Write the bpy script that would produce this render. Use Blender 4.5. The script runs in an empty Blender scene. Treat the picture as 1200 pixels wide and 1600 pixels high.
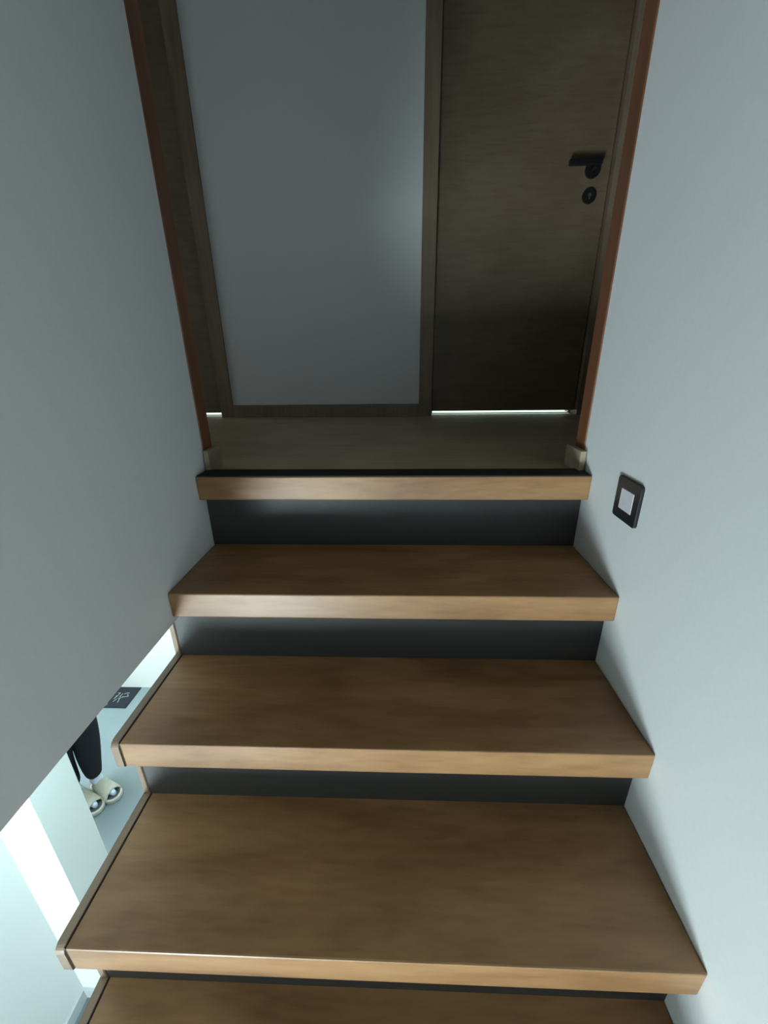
import bpy, bmesh, math, random
from mathutils import Matrix, Vector
random.seed(7)
SC = bpy.context.scene
COL = SC.collection

# ------------------------------------------------------------------ camera
CX, CY, CZ, PITCH, YAW, ROLL, FPX = 0.4696, -0.8935, 0.2704, 0.3722, -0.0387, -0.0132, 641.65
cp, sp, cy_, sy_, cr, sr = (math.cos(PITCH), math.sin(PITCH), math.cos(YAW), math.sin(YAW),
                            math.cos(ROLL), math.sin(ROLL))
F = Vector((sy_*cp, cy_*cp, -sp)); R0 = Vector((cy_, -sy_, 0)); U0 = R0.cross(F)
RV = cr*R0 + sr*U0; UV = -sr*R0 + cr*U0
cam_d = bpy.data.cameras.new('camera'); cam = bpy.data.objects.new('camera', cam_d); COL.objects.link(cam)
cam.matrix_world = Matrix(((RV.x, UV.x, -F.x, CX), (RV.y, UV.y, -F.y, CY), (RV.z, UV.z, -F.z, CZ), (0, 0, 0, 1)))
cam_d.sensor_fit = 'HORIZONTAL'; cam_d.sensor_width = 36; cam_d.lens = FPX*36/1200
cam_d.clip_start = 0.02
SC.camera = cam

# ------------------------------------------------------------------ world, lights, exposure
wd = bpy.data.worlds.new('world'); SC.world = wd; wd.use_nodes = True
wd.node_tree.nodes['Background'].inputs[0].default_value = (0.7, 0.85, 0.9, 1)
wd.node_tree.nodes['Background'].inputs[1].default_value = 0.3

def area(name, loc, target, sx, sz, power, color):
    l = bpy.data.lights.new(name, 'AREA'); l.shape = 'RECTANGLE'; l.size = sx; l.size_y = sz
    l.energy = power; l.color = color
    o = bpy.data.objects.new(name, l); COL.objects.link(o); o.location = loc
    o.rotation_euler = (Vector(target) - Vector(loc)).to_track_quat('-Z', 'Y').to_euler()
    return o
area('window_daylight', (-0.76, -2.93, -1.70), (1.35, 0.05, -1.4), 0.50, 1.15, 110, (0.78, 0.95, 1.0))
area('corridor_wall_fill', (-0.40, -0.30, -0.36), (-1.1, -0.15, -1.15), 0.20, 0.6, 15, (0.66, 1.0, 0.985))  # added unseen fill lamp, aimed sideways to brighten the pillar wall
area('downstairs_ceiling_panel', (-2.1, 1.1, -0.30), (-2.1, 1.1, -3), 1.0, 1.0, 100, (0.82, 1.0, 0.97))
area('landing_side_fill', (-1.66, 0.52, 0.75), (1, 0.52, 0.6), 0.7, 1.1, 2.4, (0.85, 0.95, 1.0))  # added fill light for the dim landing, no window in this wall
area('room_daylight_right', (1.0, 2.0, 1.6), (0.95, 1.1, 0), 0.8, 0.8, 45, (0.72, 1.0, 0.95))
area('room_daylight_left', (-0.85, 2.0, 1.6), (-0.6, 1.1, 0), 0.8, 0.8, 45, (0.72, 1.0, 0.95))

SC.view_settings.view_transform = 'Standard'
SC.view_settings.look = 'None'
SC.view_settings.gamma = 1
SC.view_settings.use_curve_mapping = False
SC.view_settings.exposure = 0.32

# ------------------------------------------------------------------ materials
def new_mat(name):
    m = bpy.data.materials.new(name); m.use_nodes = True
    nt = m.node_tree; b = nt.nodes['Principled BSDF']
    return m, nt, b
def N(nt, t, **kw):
    n = nt.nodes.new(t)
    for k, v in kw.items(): setattr(n, k, v)
    return n
def plain(name, col, rough=0.6, metal=0.0, noise=0.06, scale=30, bump=0.0, spec=0.5):
    m, nt, b = new_mat(name)
    tc = N(nt, 'ShaderNodeTexCoord'); nz = N(nt, 'ShaderNodeTexNoise')
    nz.inputs['Scale'].default_value = scale; nz.inputs['Detail'].default_value = 6
    nt.links.new(tc.outputs['Object'], nz.inputs['Vector'])
    rp = N(nt, 'ShaderNodeValToRGB')
    rp.color_ramp.elements[0].position = 0.3; rp.color_ramp.elements[1].position = 0.7
    rp.color_ramp.elements[0].color = tuple(c*(1-noise) for c in col) + (1,)
    rp.color_ramp.elements[1].color = tuple(min(1, c*(1+noise)) for c in col) + (1,)
    nt.links.new(nz.outputs['Fac'], rp.inputs['Fac']); nt.links.new(rp.outputs['Color'], b.inputs['Base Color'])
    b.inputs['Roughness'].default_value = rough; b.inputs['Metallic'].default_value = metal
    b.inputs['Specular IOR Level'].default_value = spec
    if bump:
        bp = N(nt, 'ShaderNodeBump'); bp.inputs['Strength'].default_value = bump; bp.inputs['Distance'].default_value = 0.002
        nt.links.new(nz.outputs['Fac'], bp.inputs['Height']); nt.links.new(bp.outputs['Normal'], b.inputs['Normal'])
    return m
def wood(name, dark, mid, light, stretch=(0.9, 12, 12), rough=0.42, spec=0.5):
    """grain running along the axis with the smallest stretch value"""
    m, nt, b = new_mat(name)
    tc = N(nt, 'ShaderNodeTexCoord'); oi = N(nt, 'ShaderNodeObjectInfo')
    off = N(nt, 'ShaderNodeVectorMath', operation='SCALE'); off.inputs[0].default_value = (7.3, 3.1, 5.7)
    nt.links.new(oi.outputs['Random'], off.inputs['Scale'])
    ad = N(nt, 'ShaderNodeVectorMath', operation='ADD')
    nt.links.new(tc.outputs['Object'], ad.inputs[0]); nt.links.new(off.outputs['Vector'], ad.inputs[1])
    mp = N(nt, 'ShaderNodeMapping'); mp.inputs['Scale'].default_value = stretch
    nt.links.new(ad.outputs['Vector'], mp.inputs['Vector'])
    n1 = N(nt, 'ShaderNodeTexNoise'); n1.inputs['Scale'].default_value = 1.3; n1.inputs['Detail'].default_value = 5
    n1.inputs['Distortion'].default_value = 0.9
    nt.links.new(mp.outputs['Vector'], n1.inputs['Vector'])
    n2 = N(nt, 'ShaderNodeTexNoise'); n2.inputs['Scale'].default_value = 9; n2.inputs['Detail'].default_value = 8
    n2.inputs['Distortion'].default_value = 0.4
    nt.links.new(mp.outputs['Vector'], n2.inputs['Vector'])
    n3 = N(nt, 'ShaderNodeTexNoise'); n3.inputs['Scale'].default_value = 4.2; n3.inputs['Detail'].default_value = 3
    nt.links.new(ad.outputs['Vector'], n3.inputs['Vector'])
    r1 = N(nt, 'ShaderNodeValToRGB'); cr_ = r1.color_ramp
    cr_.elements[0].position = 0.32; cr_.elements[0].color = dark + (1,)
    cr_.elements[1].position = 0.68; cr_.elements[1].color = light + (1,)
    e = cr_.elements.new(0.5); e.color = mid + (1,)
    nt.links.new(n1.outputs['Fac'], r1.inputs['Fac'])
    r2 = N(nt, 'ShaderNodeValToRGB')
    r2.color_ramp.elements[0].position = 0.34; r2.color_ramp.elements[0].color = (0.80, 0.77, 0.74, 1)
    r2.color_ramp.elements[1].position = 0.56; r2.color_ramp.elements[1].color = (1, 1, 1, 1)
    nt.links.new(n2.outputs['Fac'], r2.inputs['Fac'])
    mx = N(nt, 'ShaderNodeMix', data_type='RGBA', blend_type='MULTIPLY'); mx.inputs[0].default_value = 0.75
    nt.links.new(r1.outputs['Color'], mx.inputs[6]); nt.links.new(r2.outputs['Color'], mx.inputs[7])
    r3 = N(nt, 'ShaderNodeValToRGB')
    r3.color_ramp.elements[0].position = 0.35; r3.color_ramp.elements[0].color = (0.82, 0.80, 0.78, 1)
    r3.color_ramp.elements[1].position = 0.65; r3.color_ramp.elements[1].color = (1.0, 1.0, 1.0, 1)
    nt.links.new(n3.outputs['Fac'], r3.inputs['Fac'])
    mx2 = N(nt, 'ShaderNodeMix', data_type='RGBA', blend_type='MULTIPLY'); mx2.inputs[0].default_value = 1
    nt.links.new(mx.outputs[2], mx2.inputs[6]); nt.links.new(r3.outputs['Color'], mx2.inputs[7])
    nt.links.new(mx2.outputs[2], b.inputs['Base Color'])
    b.inputs['Roughness'].default_value = rough; b.inputs['Specular IOR Level'].default_value = spec
    bp = N(nt, 'ShaderNodeBump'); bp.inputs['Strength'].default_value = 0.12; bp.inputs['Distance'].default_value = 0.001
    nt.links.new(n2.outputs['Fac'], bp.inputs['Height']); nt.links.new(bp.outputs['Normal'], b.inputs['Normal'])
    return m

M = {}
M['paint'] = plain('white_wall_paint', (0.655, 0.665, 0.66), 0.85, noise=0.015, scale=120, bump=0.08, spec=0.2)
M['paint_low'] = plain('white_wall_paint_lit', (0.72, 0.73, 0.72), 0.8, noise=0.01, scale=120, spec=0.2)  # lighter copy of the wall paint, lower floor's brighter light put into the colour
M['pale_floor'] = plain('pale_room_floor', (0.7, 0.71, 0.70), 0.4)
M['ceil'] = plain('white_ceiling_paint', (0.75, 0.76, 0.75), 0.9, noise=0.01, scale=80, spec=0.2)
M['tread'] = wood('oak_laminate', (0.235, 0.111, 0.042), (0.318, 0.164, 0.068), (0.40, 0.221, 0.097), (1.6, 9, 9))
M['cap'] = wood('oak_edge_band', (0.21, 0.135, 0.085), (0.25, 0.165, 0.105), (0.29, 0.20, 0.13), (6, 1.2, 6))
M['joint'] = plain('dark_joint_filler', (0.035, 0.022, 0.016), 0.7)
M['riser'] = plain('charcoal_riser_panel', (0.034, 0.033, 0.032), 0.48, noise=0.08, scale=60)
M['black_trim'] = plain('black_edge_strip', (0.018, 0.017, 0.016), 0.75, spec=0.2)
M['landing'] = wood('landing_laminate', (0.41, 0.315, 0.205), (0.44, 0.34, 0.225), (0.47, 0.365, 0.245), (0.9, 8, 8), 0.5)
M['door'] = wood('door_veneer', (0.158, 0.114, 0.072), (0.165, 0.120, 0.076), (0.172, 0.126, 0.081), (1.2, 9, 9), 0.5)
M['casing'] = wood('door_casing_veneer', (0.20, 0.150, 0.10), (0.225, 0.170, 0.115), (0.25, 0.19, 0.13), (9, 9, 0.8), 0.5)
M['jamb'] = wood('red_brown_corner_wood', (0.15, 0.055, 0.022), (0.19, 0.072, 0.03), (0.23, 0.09, 0.04), (9, 9, 0.8), 0.4)
M['plinth'] = wood('beige_skirting_wood', (0.34, 0.27, 0.19), (0.40, 0.32, 0.23), (0.45, 0.37, 0.27), (6, 1.2, 6), 0.5)
M['black'] = plain('matt_black_metal', (0.012, 0.012, 0.013), 0.4, metal=0.3)
M['switch_frame'] = plain('dark_glass_switch_frame', (0.016, 0.016, 0.019), 0.35)
M['switch_white'] = plain('white_switch_rocker', (0.62, 0.60, 0.66), 0.4, noise=0.01)
M['tile'] = plain('grey_lower_floor', (0.145, 0.185, 0.205), 0.5, noise=0.04, scale=6)
M['skirt_grey'] = plain('grey_skirting', (0.50, 0.53, 0.54), 0.5, noise=0.02)
M['mat'] = plain('black_doormat_pile', (0.018, 0.022, 0.028), 0.95, noise=0.25, scale=220, bump=0.5, spec=0.1)
M['mat_ink'] = plain('white_mat_print', (0.24, 0.27, 0.28), 0.9)
M['trouser'] = plain('black_cotton', (0.018, 0.019, 0.024), 0.9, noise=0.15, scale=90, spec=0.2)
M['sweater'] = plain('grey_knit', (0.30, 0.31, 0.33), 0.9, noise=0.12, scale=150, spec=0.2)
M['sock'] = plain('pale_blue_sock', (0.62, 0.74, 0.86), 0.9, noise=0.05, scale=150, spec=0.2)
M['skin'] = plain('skin', (0.56, 0.36, 0.26), 0.55, noise=0.05)
M['hair'] = plain('dark_hair', (0.02, 0.014, 0.01), 0.6, noise=0.3, scale=90)
M['eye'] = plain('eye', (0.02, 0.02, 0.02), 0.2)
M['slipper'] = plain('beige_slipper_foam', (0.50, 0.49, 0.42), 0.8, noise=0.08, scale=70, bump=0.2, spec=0.2)
M['insole'] = plain('dark_slipper_insole', (0.06, 0.065, 0.075), 0.8)
M['glass_frame'] = plain('white_window_frame', (0.7, 0.71, 0.7), 0.5, noise=0.01)
mg, nt, b = new_mat('window_glass'); b.inputs['Transmission Weight'].default_value = 1; b.inputs['Roughness'].default_value = 0.0
b.inputs['Base Color'].default_value = (0.95, 1, 0.99, 1); b.inputs['IOR'].default_value = 1.0
M['glass'] = mg

# ------------------------------------------------------------------ mesh helpers
def bm_box(bm, x0, x1, y0, y1, z0, z1):
    vs = [bm.verts.new(p) for p in ((x0,y0,z0),(x1,y0,z0),(x1,y1,z0),(x0,y1,z0),(x0,y0,z1),(x1,y0,z1),(x1,y1,z1),(x0,y1,z1))]
    for f in ((0,3,2,1),(4,5,6,7),(0,1,5,4),(1,2,6,5),(2,3,7,6),(3,0,4,7)): bm.faces.new([vs[i] for i in f])
def prism(bm, prof, axis, a0, a1):
    """extrude a closed 2D profile along an axis: 'x' -> (y,z), 'z' -> (x,y), 'y' -> (x,z)"""
    def P(u, v, a): return {'x': (a, u, v), 'y': (u, a, v), 'z': (u, v, a)}[axis]
    A = [bm.verts.new(P(u, v, a0)) for u, v in prof]; B = [bm.verts.new(P(u, v, a1)) for u, v in prof]
    n = len(prof)
    bm.faces.new(A); bm.faces.new(B[::-1])
    for i in range(n): bm.faces.new((A[i], B[i], B[(i+1) % n], A[(i+1) % n]))
    bmesh.ops.recalc_face_normals(bm, faces=bm.faces)
def bevel(bm, w, seg=2):
    bmesh.ops.bevel(bm, geom=list(bm.edges), offset=w, segments=seg, affect='EDGES', profile=0.5, clamp_overlap=True)
def finish(name, bm, mat, parent=None, smooth=False, loc=None):
    me = bpy.data.meshes.new(name); bmesh.ops.recalc_face_normals(bm, faces=bm.faces)
    if loc is not None: bmesh.ops.translate(bm, verts=bm.verts, vec=-Vector(loc))
    bm.to_mesh(me); bm.free()
    me.materials.append(M[mat])
    if smooth:
        for p in me.polygons: p.use_smooth = True
    o = bpy.data.objects.new(name, me); COL.objects.link(o)
    if parent: o.parent = parent
    if loc is not None: o.location = loc
    return o
def boxes(name, lst, mat, parent=None, bev=0.0, seg=2, loc=None):
    bm = bmesh.new()
    for b_ in lst: bm_box(bm, *b_)
    if bev: bevel(bm, bev, seg)
    return finish(name, bm, mat, parent, loc=loc)
def tag(o, label, cat=None, kind=None, group=None):
    o['label'] = label
    if cat: o['category'] = cat
    if kind: o['kind'] = kind
    if group: o['group'] = group
    return o
def empty(name, loc=(0,0,0), rz=0):
    o = bpy.data.objects.new(name, None); COL.objects.link(o); o.location = loc; o.rotation_euler = (0,0,rz)
    o.empty_display_size = 0.1
    return o
def S(o, label, cat): return tag(o, label, cat, 'structure')

# ------------------------------------------------------------------ dimensions
W = 0.90                     # stair width, right wall face
ZF = -2.715                  # lower floor
YB = 0.985                   # landing back wall face
FY = [0.0, -0.1947, -0.3876, -0.5819] + [-0.5819 - 0.194*k for k in range(1, 12)]
TZ = [0.007, -0.1806, -0.3640, -0.5410, -0.7135] + [-0.7135 - 0.18195*k for k in range(1, 11)]
TT, NOSE, XL = 0.0565, 0.0345, -0.0205
XR = W - 0.0005
YE0, YE1 = 0.060, 0.108      # corner wood at the end of both stair walls
YR = -3.00                   # rear wall face
ZC = 2.45                    # upper ceiling

# ------------------------------------------------------------------ setting
S(boxes('floor', [(-3.6, 1.0, YR, 2.10, ZF-0.1, ZF)], 'tile'), 'blue-grey floor of the bright room below the stairs', 'floor')
S(boxes('wall_right', [(W, W+0.1, YR, YE0, ZF, ZC), (W, W+0.1, YE0, 2.10, ZF, -0.252)], 'paint'), 'white painted wall along the right side of the stairs', 'wall')
S(boxes('wall_left', [(-0.10, 0.0, YR, YE0, -0.252, ZC)], 'paint'), 'white wall hanging left of the upper steps, open underneath', 'wall')
S(boxes('ceiling_lower', [(-3.6, -0.10, YR, YE0, -0.252, -0.03), (-3.6, 2.4, YE0, 2.30, -0.252, -0.03)], 'ceil'), 'white ceiling slab over the room below', 'ceiling')
S(boxes('floor_landing', [(-1.7, 2.3, YE0, 2.30, -0.03, 0.0)], 'landing'), 'brown laminate landing floor at the top of the stairs', 'floor')
S(boxes('floor_rooms', [(-1.7, 2.3, YB+0.066, 2.30, 0.0, 0.004)], 'pale_floor'), 'pale floor glimpsed under the landing doors', 'floor')
S(boxes('ceiling', [(-1.8, 2.4, YR, 2.40, ZC, ZC+0.1)], 'ceil'), 'white ceiling over the stairwell and landing', 'ceiling')
S(boxes('wall_rear', [(-3.6, -1.04, YR-0.1, YR, ZF, -0.03), (-0.46, 1.0, YR-0.1, YR, ZF, -0.03), (-0.1, 1.0, YR-0.1, YR, -0.03, ZC), (-1.04, -0.46, YR-0.1, YR, ZF, -2.31),
                      (-1.04, -0.46, YR-0.1, YR, -1.09, -0.03)], 'paint'), 'white wall with a window behind the foot of the stairs', 'wall')
w1 = empty('window_1', (-0.75, YR-0.05, -2.31)); S(w1, 'white framed window at the foot of the stairs', 'window')
boxes('window_frame', [(-0.29,-0.25,-0.03,0.03,0,1.22), (0.25,0.29,-0.03,0.03,0,1.22), (-0.25,0.25,-0.03,0.03,0,0.04), (-0.25,0.25,-0.03,0.03,1.18,1.22)], 'glass_frame', w1)
boxes('pane', [(-0.25, 0.25, -0.004, 0.004, 0.04, 1.18)], 'glass', w1)
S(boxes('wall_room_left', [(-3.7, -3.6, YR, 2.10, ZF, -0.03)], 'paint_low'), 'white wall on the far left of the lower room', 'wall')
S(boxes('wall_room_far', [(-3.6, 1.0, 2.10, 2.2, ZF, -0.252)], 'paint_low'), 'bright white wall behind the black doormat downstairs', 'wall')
# wall with pillar beside the stairs, one floor down
XC, XA, PB0, PB1 = -1.094, -0.903, 0.095, 0.281
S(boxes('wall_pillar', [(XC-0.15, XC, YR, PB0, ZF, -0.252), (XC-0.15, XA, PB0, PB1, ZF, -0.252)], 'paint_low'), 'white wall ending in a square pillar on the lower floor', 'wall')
S(boxes('baseboard_pillar', [(XC, XC+0.012, YR, PB0-0.012, ZF, ZF+0.07), (XC, XA, PB0-0.012, PB0, ZF, ZF+0.07)], 'skirt_grey'), 'light grey skirting in the corner of the pillar wall downstairs', 'baseboard')

# landing back wall with two door openings
D1 = (0.558, 1.305)          # right door, outer edges of its casing
D2 = (-1.030, -0.278)        # left door
DH = 2.10
S(boxes('wall_landing', [(-1.7, D2[0], YB, YB+0.1, 0, ZC), (D2[1], D1[0], YB, YB+0.1, 0, ZC), (D1[1], 2.3, YB, YB+0.1, 0, ZC),
                         (D2[0], D2[1], YB, YB+0.1, DH, ZC), (D1[0], D1[1], YB, YB+0.1, DH, ZC)], 'paint'), 'dim white wall between the two doors on the landing', 'wall')
S(boxes('wall_landing_left', [(-1.8, -1.7, YE0, 2.3, -0.03, ZC)], 'paint'), 'white wall at the left end of the landing', 'wall')
S(boxes('wall_landing_right', [(2.3, 2.4, YE0, 2.3, -0.03, ZC)], 'paint'), 'white wall at the right end of the landing', 'wall')
S(boxes('wall_landing_front_right', [(W+0.1, 2.3, YE0-0.1, YE0+0.045, -0.03, ZC)], 'paint'), 'white wall right of the stair opening on the landing', 'wall')
S(boxes('wall_landing_front_left', [(-1.7, -0.10, YE0-0.1, YE0+0.045, -0.03, ZC)], 'paint'), 'white wall left of the stair opening on the landing', 'wall')
S(boxes('wall_rooms_far', [(-1.7, 2.3, 2.30, 2.40, -0.03, ZC)], 'paint'), 'white far wall of the rooms behind the doors', 'wall')
S(boxes('wall_rooms_divider', [(0.10, 0.20, YB+0.1, 2.30, 0.004, ZC)], 'paint'), 'white wall dividing the two rooms behind the doors', 'wall')
S(boxes('baseboard_landing', [(D2[1]+0.001, D1[0]-0.001, YB-0.012, YB, 0, 0.054)], 'casing', bev=0.002), 'brown skirting board along the landing wall between the doors', 'baseboard')

# wood covers on the ends of both stair walls, and their small skirting blocks
S(boxes('trim_1', [(-0.10, 0.003, YE0, YE1, 0.0, ZC)], 'jamb', bev=0.002), 'red-brown wood cover on the end of the left stair wall', 'trim')
S(boxes('trim_2', [(W-0.003, W+0.10, YE0, YE1, 0.0, ZC)], 'jamb', bev=0.002), 'red-brown wood cover on the end of the right stair wall', 'trim')
S(boxes('baseboard_left', [(0.0035, 0.016, 0.052, 0.126, 0.002, 0.056)], 'plinth', bev=0.0015), 'small beige skirting block at the left end of the top step', 'baseboard')
S(boxes('baseboard_right', [(W-0.016, W-0.0035, 0.040, 0.128, 0.002, 0.054)], 'plinth', bev=0.0015), 'small beige skirting block at the right end of the top step', 'baseboard')

# ------------------------------------------------------------------ staircase
stair = empty('staircase', (0.45, FY[-1], ZF))
tag(stair, 'straight staircase of brown oak steps with charcoal risers', 'staircase')
SO = Vector(stair.location)
def spart(name, bm, mat, parent, origin):
    """part of the staircase with its own origin (world coordinates in, local out)"""
    o = finish(name, bm, mat, None, loc=origin)
    o.parent = parent
    po = SO if parent is stair else SO + Vector(parent.location)
    o.location = Vector(origin) - po
    return o
NST = len(FY)
for i in range(NST):
    y, z = FY[i], TZ[i]
    yb = (FY[i-1] + NOSE + 0.012) if i else YE0 - 0.001
    x0 = 0.0008 if i < 2 else XL
    bm = bmesh.new(); bm_box(bm, x0, XR, y, yb, z-TT, z); bevel(bm, 0.0028, 2)
    org = (W/2, y, z)
    t = spart('tread', bm, 'tread', stair, org)
    if i == 0:
        bm = bmesh.new(); bm_box(bm, 0.004, XR-0.002, y+0.0015, YE0-0.002, z-0.0005, z+0.0022)
        k = spart('edge_strip', bm, 'black_trim', t, (W/2, y, z)); k['label'] = 'thin black strip on top of the landing edge'
    if i >= 2:
        # dark joint and rounded end cap on the open side
        bm = bmesh.new(); bm_box(bm, XL-0.0018, XL, y+0.001, yb, z-TT+0.001, z+0.0005)
        k = spart('joint', bm, 'joint', t, (XL, y, z))
        r = 0.013; y_, zt, zb = y-0.0015, z+0.0015, z-TT-0.0015
        prof = [(yb, zt)]
        for a in range(0, 91, 15): prof.append((y_+r-r*math.sin(math.radians(a)), zt-r+r*math.cos(math.radians(a))))
        for a in range(0, 91, 30): prof.append((y_+0.005-0.005*math.cos(math.radians(a)), zb+0.005-0.005*math.sin(math.radians(a))))
        prof.append((yb, zb))
        bm = bmesh.new(); prism(bm, prof, 'x', XL-0.0155, XL-0.0018)
        k = spart('end_cap', bm, 'cap', t, (XL, y, z))
    # riser under this tread
    zl = TZ[i+1] if i+1 < NST else ZF
    ry = y + NOSE
    bm = bmesh.new()
    if i == 0: bm_box(bm, 0.0008, XR, ry, ry+0.011, zl, z-TT)
    elif i == 1:
        bm_box(bm, 0.0008, XR, ry, ry+0.011, zl, z-TT); bm_box(bm, XL, 0.0008, ry, ry+0.011, zl, -0.2535)
    else: bm_box(bm, XL, XR, ry, ry+0.011, zl, z-TT)
    rr = spart('riser', bm, 'riser', stair, (W/2, ry, zl))
    if i >= 1:
        top = -0.2535 if i == 1 else z-TT
        bm = bmesh.new(); bm_box(bm, XL-0.0025, XL, ry+0.0005, ry+0.012, zl, top)
        spart('joint', bm, 'joint', rr, (XL, ry, zl))
        bm = bmesh.new(); bm_box(bm, XL-0.0145, XL-0.0025, ry-0.002, ry+0.013, zl, top); bevel(bm, 0.0015, 1)
        spart('end_cap', bm, 'cap', rr, (XL, ry, zl))

# ------------------------------------------------------------------ doors
def cyl(bm, c, r, depth, axis='y', seg=32):
    prof = [(c[0]+r*math.cos(2*math.pi*k/seg), c[2]+r*math.sin(2*math.pi*k/seg)) for k in range(seg)]
    prism(bm, prof, 'y', c[1], c[1]-depth)
def door(name, D, handle_side, label):
    d = empty(name, ((D[0]+D[1])/2, YB, 0)); S(d, label, 'door')
    hw = (D[1]-D[0])/2; cw = 0.055
    c = boxes('casing', [(-hw, -hw+cw, -0.010, 0.10, 0, DH), (hw-cw, hw, -0.010, 0.10, 0, DH), (-hw+cw, hw-cw, -0.010, 0.10, DH-cw, DH)], 'casing', d)
    boxes('door_stop', [(-hw+cw, -hw+cw+0.010, 0.062, 0.10, 0.004, DH-cw), (hw-cw-0.010, hw-cw, 0.062, 0.10, 0.004, DH-cw), (-hw+cw+0.010, hw-cw-0.010, 0.062, 0.10, DH-cw-0.010, DH-cw)], 'casing', c)
    lf = boxes('leaf', [(-hw+cw+0.003, hw-cw-0.003, 0.018, 0.060, 0.018, DH-cw-0.003)], 'door', d, bev=0.002)
    sx = (hw-cw-0.068)*handle_side
    bm = bmesh.new(); cyl(bm, (sx, 0.018, 0.885), 0.027, 0.009); cyl(bm, (sx, 0.010, 0.885), 0.010, 0.045)
    hd = finish('handle', bm, 'black', d); hd['label'] = 'matt black door handle'
    bm = bmesh.new(); a, e = sx+0.012*handle_side, sx-0.105*handle_side
    bm_box(bm, min(a, e), max(a, e), -0.042, -0.028, 0.882, 0.902); bevel(bm, 0.004, 3)
    finish('lever', bm, 'black', hd)
    bm = bmesh.new(); cyl(bm, (sx, 0.018, 0.805), 0.025, 0.009)
    lk = finish('lock_rosette', bm, 'black', d); lk['label'] = 'round black lock cover'
    bm = bmesh.new(); cyl(bm, (sx, 0.0095, 0.807), 0.006, 0.002, seg=16); bm_box(bm, sx-0.002, sx+0.002, 0.0075, 0.0095, 0.794, 0.806)
    finish('keyhole', bm, 'insole', lk)
    return d
door('door_1', D1, 1, 'brown wooden door with black handle at the right of the landing')
door('door_2', D2, -1, 'brown wooden door mostly hidden behind the left stair wall')

# ------------------------------------------------------------------ light switch on the right wall
sw = empty('light_switch', (W, -0.1555, 0.0045)); tag(sw, 'square black framed light switch with white rocker on the right wall', 'light switch')
def rrect(hw, hh, r, n=6):
    out = []
    for cx, cz, a0 in ((hw-r, hh-r, 0), (-hw+r, hh-r, 90), (-hw+r, -hh+r, 180), (hw-r, -hh+r, 270)):
        for k in range(n+1):
            a = math.radians(a0 + 90*k/n); out.append((cx+r*math.cos(a), cz+r*math.sin(a)))
    return out
bm = bmesh.new()
o1, o2, i1 = rrect(0.0405, 0.0405, 0.007), rrect(0.0395, 0.0395, 0.006), rrect(0.0222, 0.0205, 0.001)
L = [[bm.verts.new((x, u, v)) for u, v in p] for x, p in ((0, o1), (-0.0045, o1), (-0.0055, o2), (-0.0055, i1), (-0.002, i1))]
for A, B in zip(L, L[1:]):
    for k in range(len(A)): bm.faces.new((A[k], A[(k+1) % len(A)], B[(k+1) % len(A)], B[k]))
bm.faces.new(L[-1])
finish('frame', bm, 'switch_frame', sw)
bm = bmesh.new(); bm_box(bm, -0.0063, -0.002, -0.0217, 0.0217, -0.0200, 0.0200); bevel(bm, 0.001, 2)
finish('rocker', bm, 'switch_white', sw)['label'] = 'white rocker'

# ------------------------------------------------------------------ doormat downstairs
bm = bmesh.new(); bm_box(bm, -0.30, 0.30, -0.122, 0.122, 0, 0.010); bevel(bm, 0.003, 1)
mat_o = finish('doormat', bm, 'mat', None); mat_o.location = (-2.303, 1.968, ZF)
tag(mat_o, 'black doormat with white lettering against the far white wall', 'doormat')
def ground(u, v, z):
    d = F + RV*((u-600)/FPX) + UV*((800-v)/FPX); s = (z-CZ)/d.z
    return Vector((CX, CY, CZ)) + d*s
strokes = [[(420,320),(345,410)], [(440,268),(505,262),(400,362)], [(560,282),(478,352),(510,345)], [(585,292),(650,268),(712,268)],
           [(545,352),(585,356),(682,345),(668,300)], [(318,472),(415,402)], [(440,395),(552,362)], [(480,392),(428,488)]]
bm = bmesh.new(); zt = 0.0104
for st in strokes:
    pts = [ground(155+u/15, 1065+v/15, ZF+zt) - mat_o.location for u, v in st]
    for a, c in zip(pts, pts[1:]):
        dr = (c-a); dr.z = 0; dr.normalize(); nn = Vector((-dr.y, dr.x, 0))*0.0028
        lo, hi = Vector((0,0,-0.001)), Vector((0,0,0.0006))
        prism(bm, [((a+nn).x, (a+nn).y), ((c+nn).x, (c+nn).y), ((c-nn).x, (c-nn).y), ((a-nn).x, (a-nn).y)], 'z', zt-0.001, zt+0.0006)
finish('lettering', bm, 'mat_ink', mat_o)['label'] = 'white handwritten lettering'

# ------------------------------------------------------------------ person downstairs
def skin_mesh(name, verts, edges, radii, mat, parent=None, root=0, sub=2):
    me = bpy.data.meshes.new(name); me.from_pydata(verts, edges, []); me.materials.append(M[mat])
    o = bpy.data.objects.new(name, me); COL.objects.link(o)
    s = o.modifiers.new('skin', 'SKIN'); s.use_smooth_shade = True
    if not me.skin_vertices: me.attributes.new('skin', 'FLOAT_VECTOR', 'POINT')
    for k, r in enumerate(radii):
        rr = r if isinstance(r, tuple) else (r, r)
        me.skin_vertices[0].data[k].radius = rr
        me.skin_vertices[0].data[k].use_root = (k == root)
    sb = o.modifiers.new('subsurf', 'SUBSURF'); sb.levels = sub; sb.render_levels = sub
    if parent: o.parent = parent
    return o
class Sk:
    def __init__(s): s.v, s.e, s.r = [], [], []
    def add(s, p, r, prev=None):
        s.v.append(p); s.r.append(r); k = len(s.v)-1
        if prev is not None: s.e.append((prev, k))
        return k
    def chain(s, pts, prev):
        for p, r in pts: prev = s.add(p, r, prev)
        return prev
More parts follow.
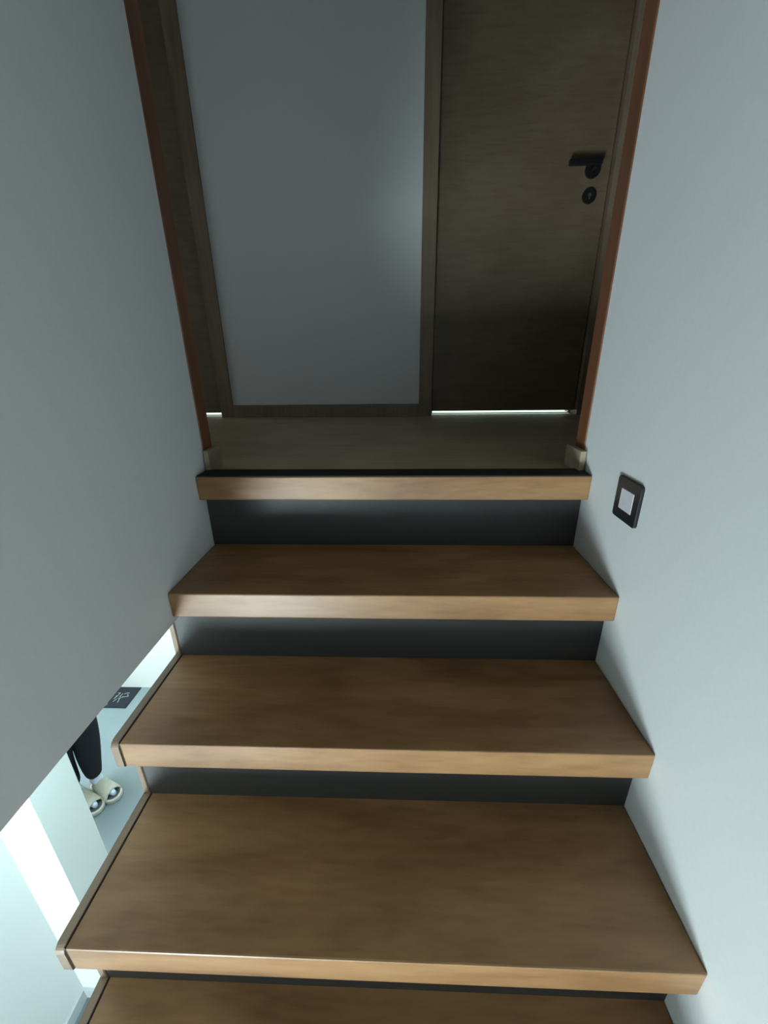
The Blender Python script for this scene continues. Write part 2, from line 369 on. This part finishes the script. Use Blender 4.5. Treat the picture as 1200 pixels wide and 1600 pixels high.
# local frame: +X forward, +Y to the person's left, floor at z=0
FOOT = {1: (-0.005, 0.055), -1: (-0.062, -0.055)}   # ankle x,y for left and right
SOLE = 0.030
b_ = Sk()
pel = b_.add((-0.01, 0, 0.93), (0.125, 0.10))
wst = b_.add((-0.005, 0, 1.06), (0.115, 0.09), pel)
chs = b_.add((0.0, 0, 1.24), (0.135, 0.10), wst)
upc = b_.add((-0.01, 0, 1.36), (0.085, 0.07), chs)
nck = b_.add((0.005, 0, 1.44), 0.048, upc)
jaw = b_.add((0.03, 0, 1.51), (0.058, 0.064), nck)
fac = b_.add((0.028, 0, 1.575), (0.072, 0.085), jaw)
crn = b_.add((0.015, 0, 1.64), (0.062, 0.075), fac)
for s in (1, -1):
    ax, ay = FOOT[s]
    hip = b_.add((-0.01, 0.075*s, 0.86), 0.082, pel)
    b_.chain([((0.012, 0.072*s, 0.68), 0.068), ((0.004 if s > 0 else -0.050, 0.070*s, 0.48), 0.052), ((ax-(0.004 if s > 0 else 0.028), 0.065*s, 0.34), 0.050),
              ((ax, ay, 0.16), 0.034), ((ax, ay, SOLE+0.055), 0.036), ((ax+0.075, ay, SOLE+0.032), 0.026), ((ax+0.155, ay, SOLE+0.020), 0.016)], hip)
    k = b_.chain([((-0.012, 0.165*s, 1.35), 0.052), ((-0.02, 0.215*s, 1.22), 0.042), ((-0.01, 0.235*s, 1.07), 0.037), ((0.05, 0.232*s, 0.93), 0.031), ((0.09, 0.222*s, 0.845), (0.024, 0.027)),
                  ((0.11, 0.215*s, 0.80), (0.018, 0.034))], upc)
    wp = b_.v[k]
    for fx, dz in ((0.030, -0.068), (0.011, -0.080), (-0.008, -0.076), (-0.026, -0.060)):
        b_.chain([((wp[0]+fx, wp[1]-0.003*s, wp[2]-0.030), 0.0095), ((wp[0]+fx+0.006, wp[1]-0.010*s, wp[2]+dz*0.75), 0.0085), ((wp[0]+fx+0.004, wp[1]-0.022*s, wp[2]+dz), 0.0075)], k)
    b_.chain([((wp[0]+0.042, wp[1]-0.016*s, wp[2]-0.002), 0.0105), ((wp[0]+0.056, wp[1]-0.024*s, wp[2]-0.030), 0.009)], k-1)
body = skin_mesh('person', b_.v, b_.e, b_.r, 'skin', None, 0, 2)
tag(body, 'person standing downstairs in black trousers and beige slippers', 'person')
ANG = math.radians(-22)
body.location = (-1.760, 1.072, ZF); body.rotation_euler = (0, 0, ANG)
# face
for s in (1, -1):
    bm = bmesh.new(); bmesh.ops.create_uvsphere(bm, u_segments=12, v_segments=8, radius=0.011, matrix=Matrix.Translation((0.094, 0.030*s, 1.585)))
    finish('eye', bm, 'eye', body, True)
bm = bmesh.new(); bmesh.ops.create_uvsphere(bm, u_segments=12, v_segments=8, radius=1, matrix=Matrix.Translation((0.103, 0, 1.560)) @ Matrix.Diagonal((0.016, 0.013, 0.024, 1)))
finish('nose', bm, 'skin', body, True)
bm = bmesh.new(); bmesh.ops.create_uvsphere(bm, u_segments=12, v_segments=8, radius=1, matrix=Matrix.Translation((0.088, 0, 1.522)) @ Matrix.Diagonal((0.010, 0.024, 0.006, 1)))
finish('mouth', bm, 'skin', body, True)
for s in (1, -1):
    bm = bmesh.new(); bmesh.ops.create_uvsphere(bm, u_segments=12, v_segments=8, radius=1, matrix=Matrix.Translation((0.015, 0.080*s, 1.570)) @ Matrix.Diagonal((0.018, 0.010, 0.030, 1)))
    finish('ear', bm, 'skin', body, True)
bm = bmesh.new(); bmesh.ops.create_uvsphere(bm, u_segments=24, v_segments=16, radius=1, matrix=Matrix.Translation((0.002, 0, 1.622)) @ Matrix.Diagonal((0.092, 0.088, 0.092, 1)))
for v in bm.verts:
    if v.co.x > 0.045 and v.co.z < 1.64: v.co.x = 0.045
    if v.co.z < 1.56 and v.co.x > -0.02: v.co.z = 1.56
finish('hair', bm, 'hair', body, True)
# clothes
t_ = Sk()
p0 = t_.add((-0.01, 0, 0.94), (0.138, 0.112)); t_.add((-0.005, 0, 1.03), (0.128, 0.102), p0)
for s in (1, -1):
    ax, ay = FOOT[s]
    hp = t_.add((-0.01, 0.075*s, 0.86), 0.096, p0)
    t_.chain([((0.012, 0.082*s, 0.68), 0.100), ((0.002 if s > 0 else -0.055, 0.078*s, 0.48), 0.090), ((ax-(0.004 if s > 0 else 0.030), 0.066*s, 0.33), 0.080), ((ax-(0.002 if s > 0 else 0.018), ay, 0.20), 0.062), ((ax, ay, 0.122), 0.050)], hp)
skin_mesh('trousers', t_.v, t_.e, t_.r, 'trouser', body)
t_ = Sk()
p0 = t_.add((-0.005, 0, 0.99), (0.142, 0.115)); p1 = t_.add((-0.003, 0, 1.10), (0.138, 0.108), p0); p2 = t_.add((0, 0, 1.24), (0.150, 0.115), p1); p3 = t_.add((-0.01, 0, 1.37), (0.092, 0.080), p2); t_.add((0, 0, 1.425), 0.060, p3)
for s in (1, -1):
    t_.chain([((-0.012, 0.165*s, 1.352), 0.064), ((-0.02, 0.215*s, 1.22), 0.054), ((-0.01, 0.235*s, 1.07), 0.049), ((0.05, 0.232*s, 0.93), 0.042), ((0.078, 0.226*s, 0.872), 0.038)], p3)
skin_mesh('sweater', t_.v, t_.e, t_.r, 'sweater', body)
def slipper_w(x):            # half width along the slipper, x from 0 (heel) to 0.27 (toe)
    t = x/0.285
    base = 0.044 + 0.016*math.sin(min(1, max(0, (t-0.15)/0.75))*math.pi/2)
    if t < 0.16: base *= math.sqrt(max(0.0, 1-((0.16-t)/0.16)**2))
    if t > 0.76: base *= math.sqrt(max(0.0, 1-((t-0.76)/0.24)**2))
    return max(base, 0.002)
for s in (1, -1):
    ax, ay = FOOT[s]
    k_ = Sk()
    a0 = k_.add((ax, ay, 0.150), 0.039)
    k_.chain([((ax, ay, SOLE+0.055), 0.041), ((ax+0.075, ay, SOLE+0.034), 0.031), ((ax+0.165, ay, SOLE+0.018), (0.020, 0.026)), ((ax+0.190, ay, SOLE+0.015), (0.014, 0.024))], a0)
    k_.add((ax-0.035, ay, SOLE+0.032), 0.030, 1)
    k_.v = [(p[0]+(0 if s > 0 or q_ < 2 else 0.022), p[1], p[2]) for q_, p in enumerate(k_.v)]
    skin_mesh('sock', k_.v, k_.e, k_.r, 'sock', body)
    hx = ax - (0.065 if s > 0 else 0.040)
    xs = [0.285*k/36 for k in range(37)]
    outl = [(hx+x, ay-slipper_w(x)) for x in xs] + [(hx+x, ay+slipper_w(x)) for x in xs[::-1]]
    bm = bmesh.new(); prism(bm, outl, 'z', 0.0, 0.032)
    so = finish('slipper', bm, 'slipper', body)
    mod = so.modifiers.new('bevel', 'BEVEL'); mod.width = 0.007; mod.segments = 3; mod.limit_method = 'ANGLE'
    outl2 = [(hx+0.135+(x-0.135)*0.90, ay-slipper_w(x)*0.82) for x in xs] + [(hx+0.135+(x-0.135)*0.90, ay+slipper_w(x)*0.82) for x in xs[::-1]]
    bm = bmesh.new(); prism(bm, outl2, 'z', 0.030, 0.034); finish('insole', bm, 'insole', so)
    # upper: thick arched shell with an open toe
    bm = bmesh.new(); rows = []
    NS, NA = 9, 16
    for k in range(NS):
        f = k/(NS-1); x = 0.080 + 0.160*f
        hgt = 0.128 - 0.050*f - 0.004*math.sin(f*math.pi); wo = slipper_w(x)*1.03 + 0.001
        ring = []
        for layer, th in ((0, 0.0), (1, 0.008)):
            line = []
            for j in range(NA+1):
                a = math.pi*j/NA
                sag = -0.016*math.sin(a) if k == NS-1 else 0
                line.append(bm.verts.new((hx+x+sag*0.6, ay+(wo-th)*math.cos(a), 0.012+(hgt-0.012-th)*math.sin(a)**0.8)))
            ring.append(line)
        rows.append(ring)
    for k in range(NS-1):
        for j in range(NA):
            for l in (0, 1): bm.faces.new((rows[k][l][j], rows[k+1][l][j], rows[k+1][l][j+1], rows[k][l][j+1]))
    for k in (0, NS-1):
        for j in range(NA): bm.faces.new((rows[k][0][j], rows[k][0][j+1], rows[k][1][j+1], rows[k][1][j]))
    for k in range(NS-1):
        for j in (0, NA): bm.faces.new((rows[k][0][j], rows[k+1][0][j], rows[k+1][1][j], rows[k][1][j]))
    finish('strap', bm, 'slipper', so, True)
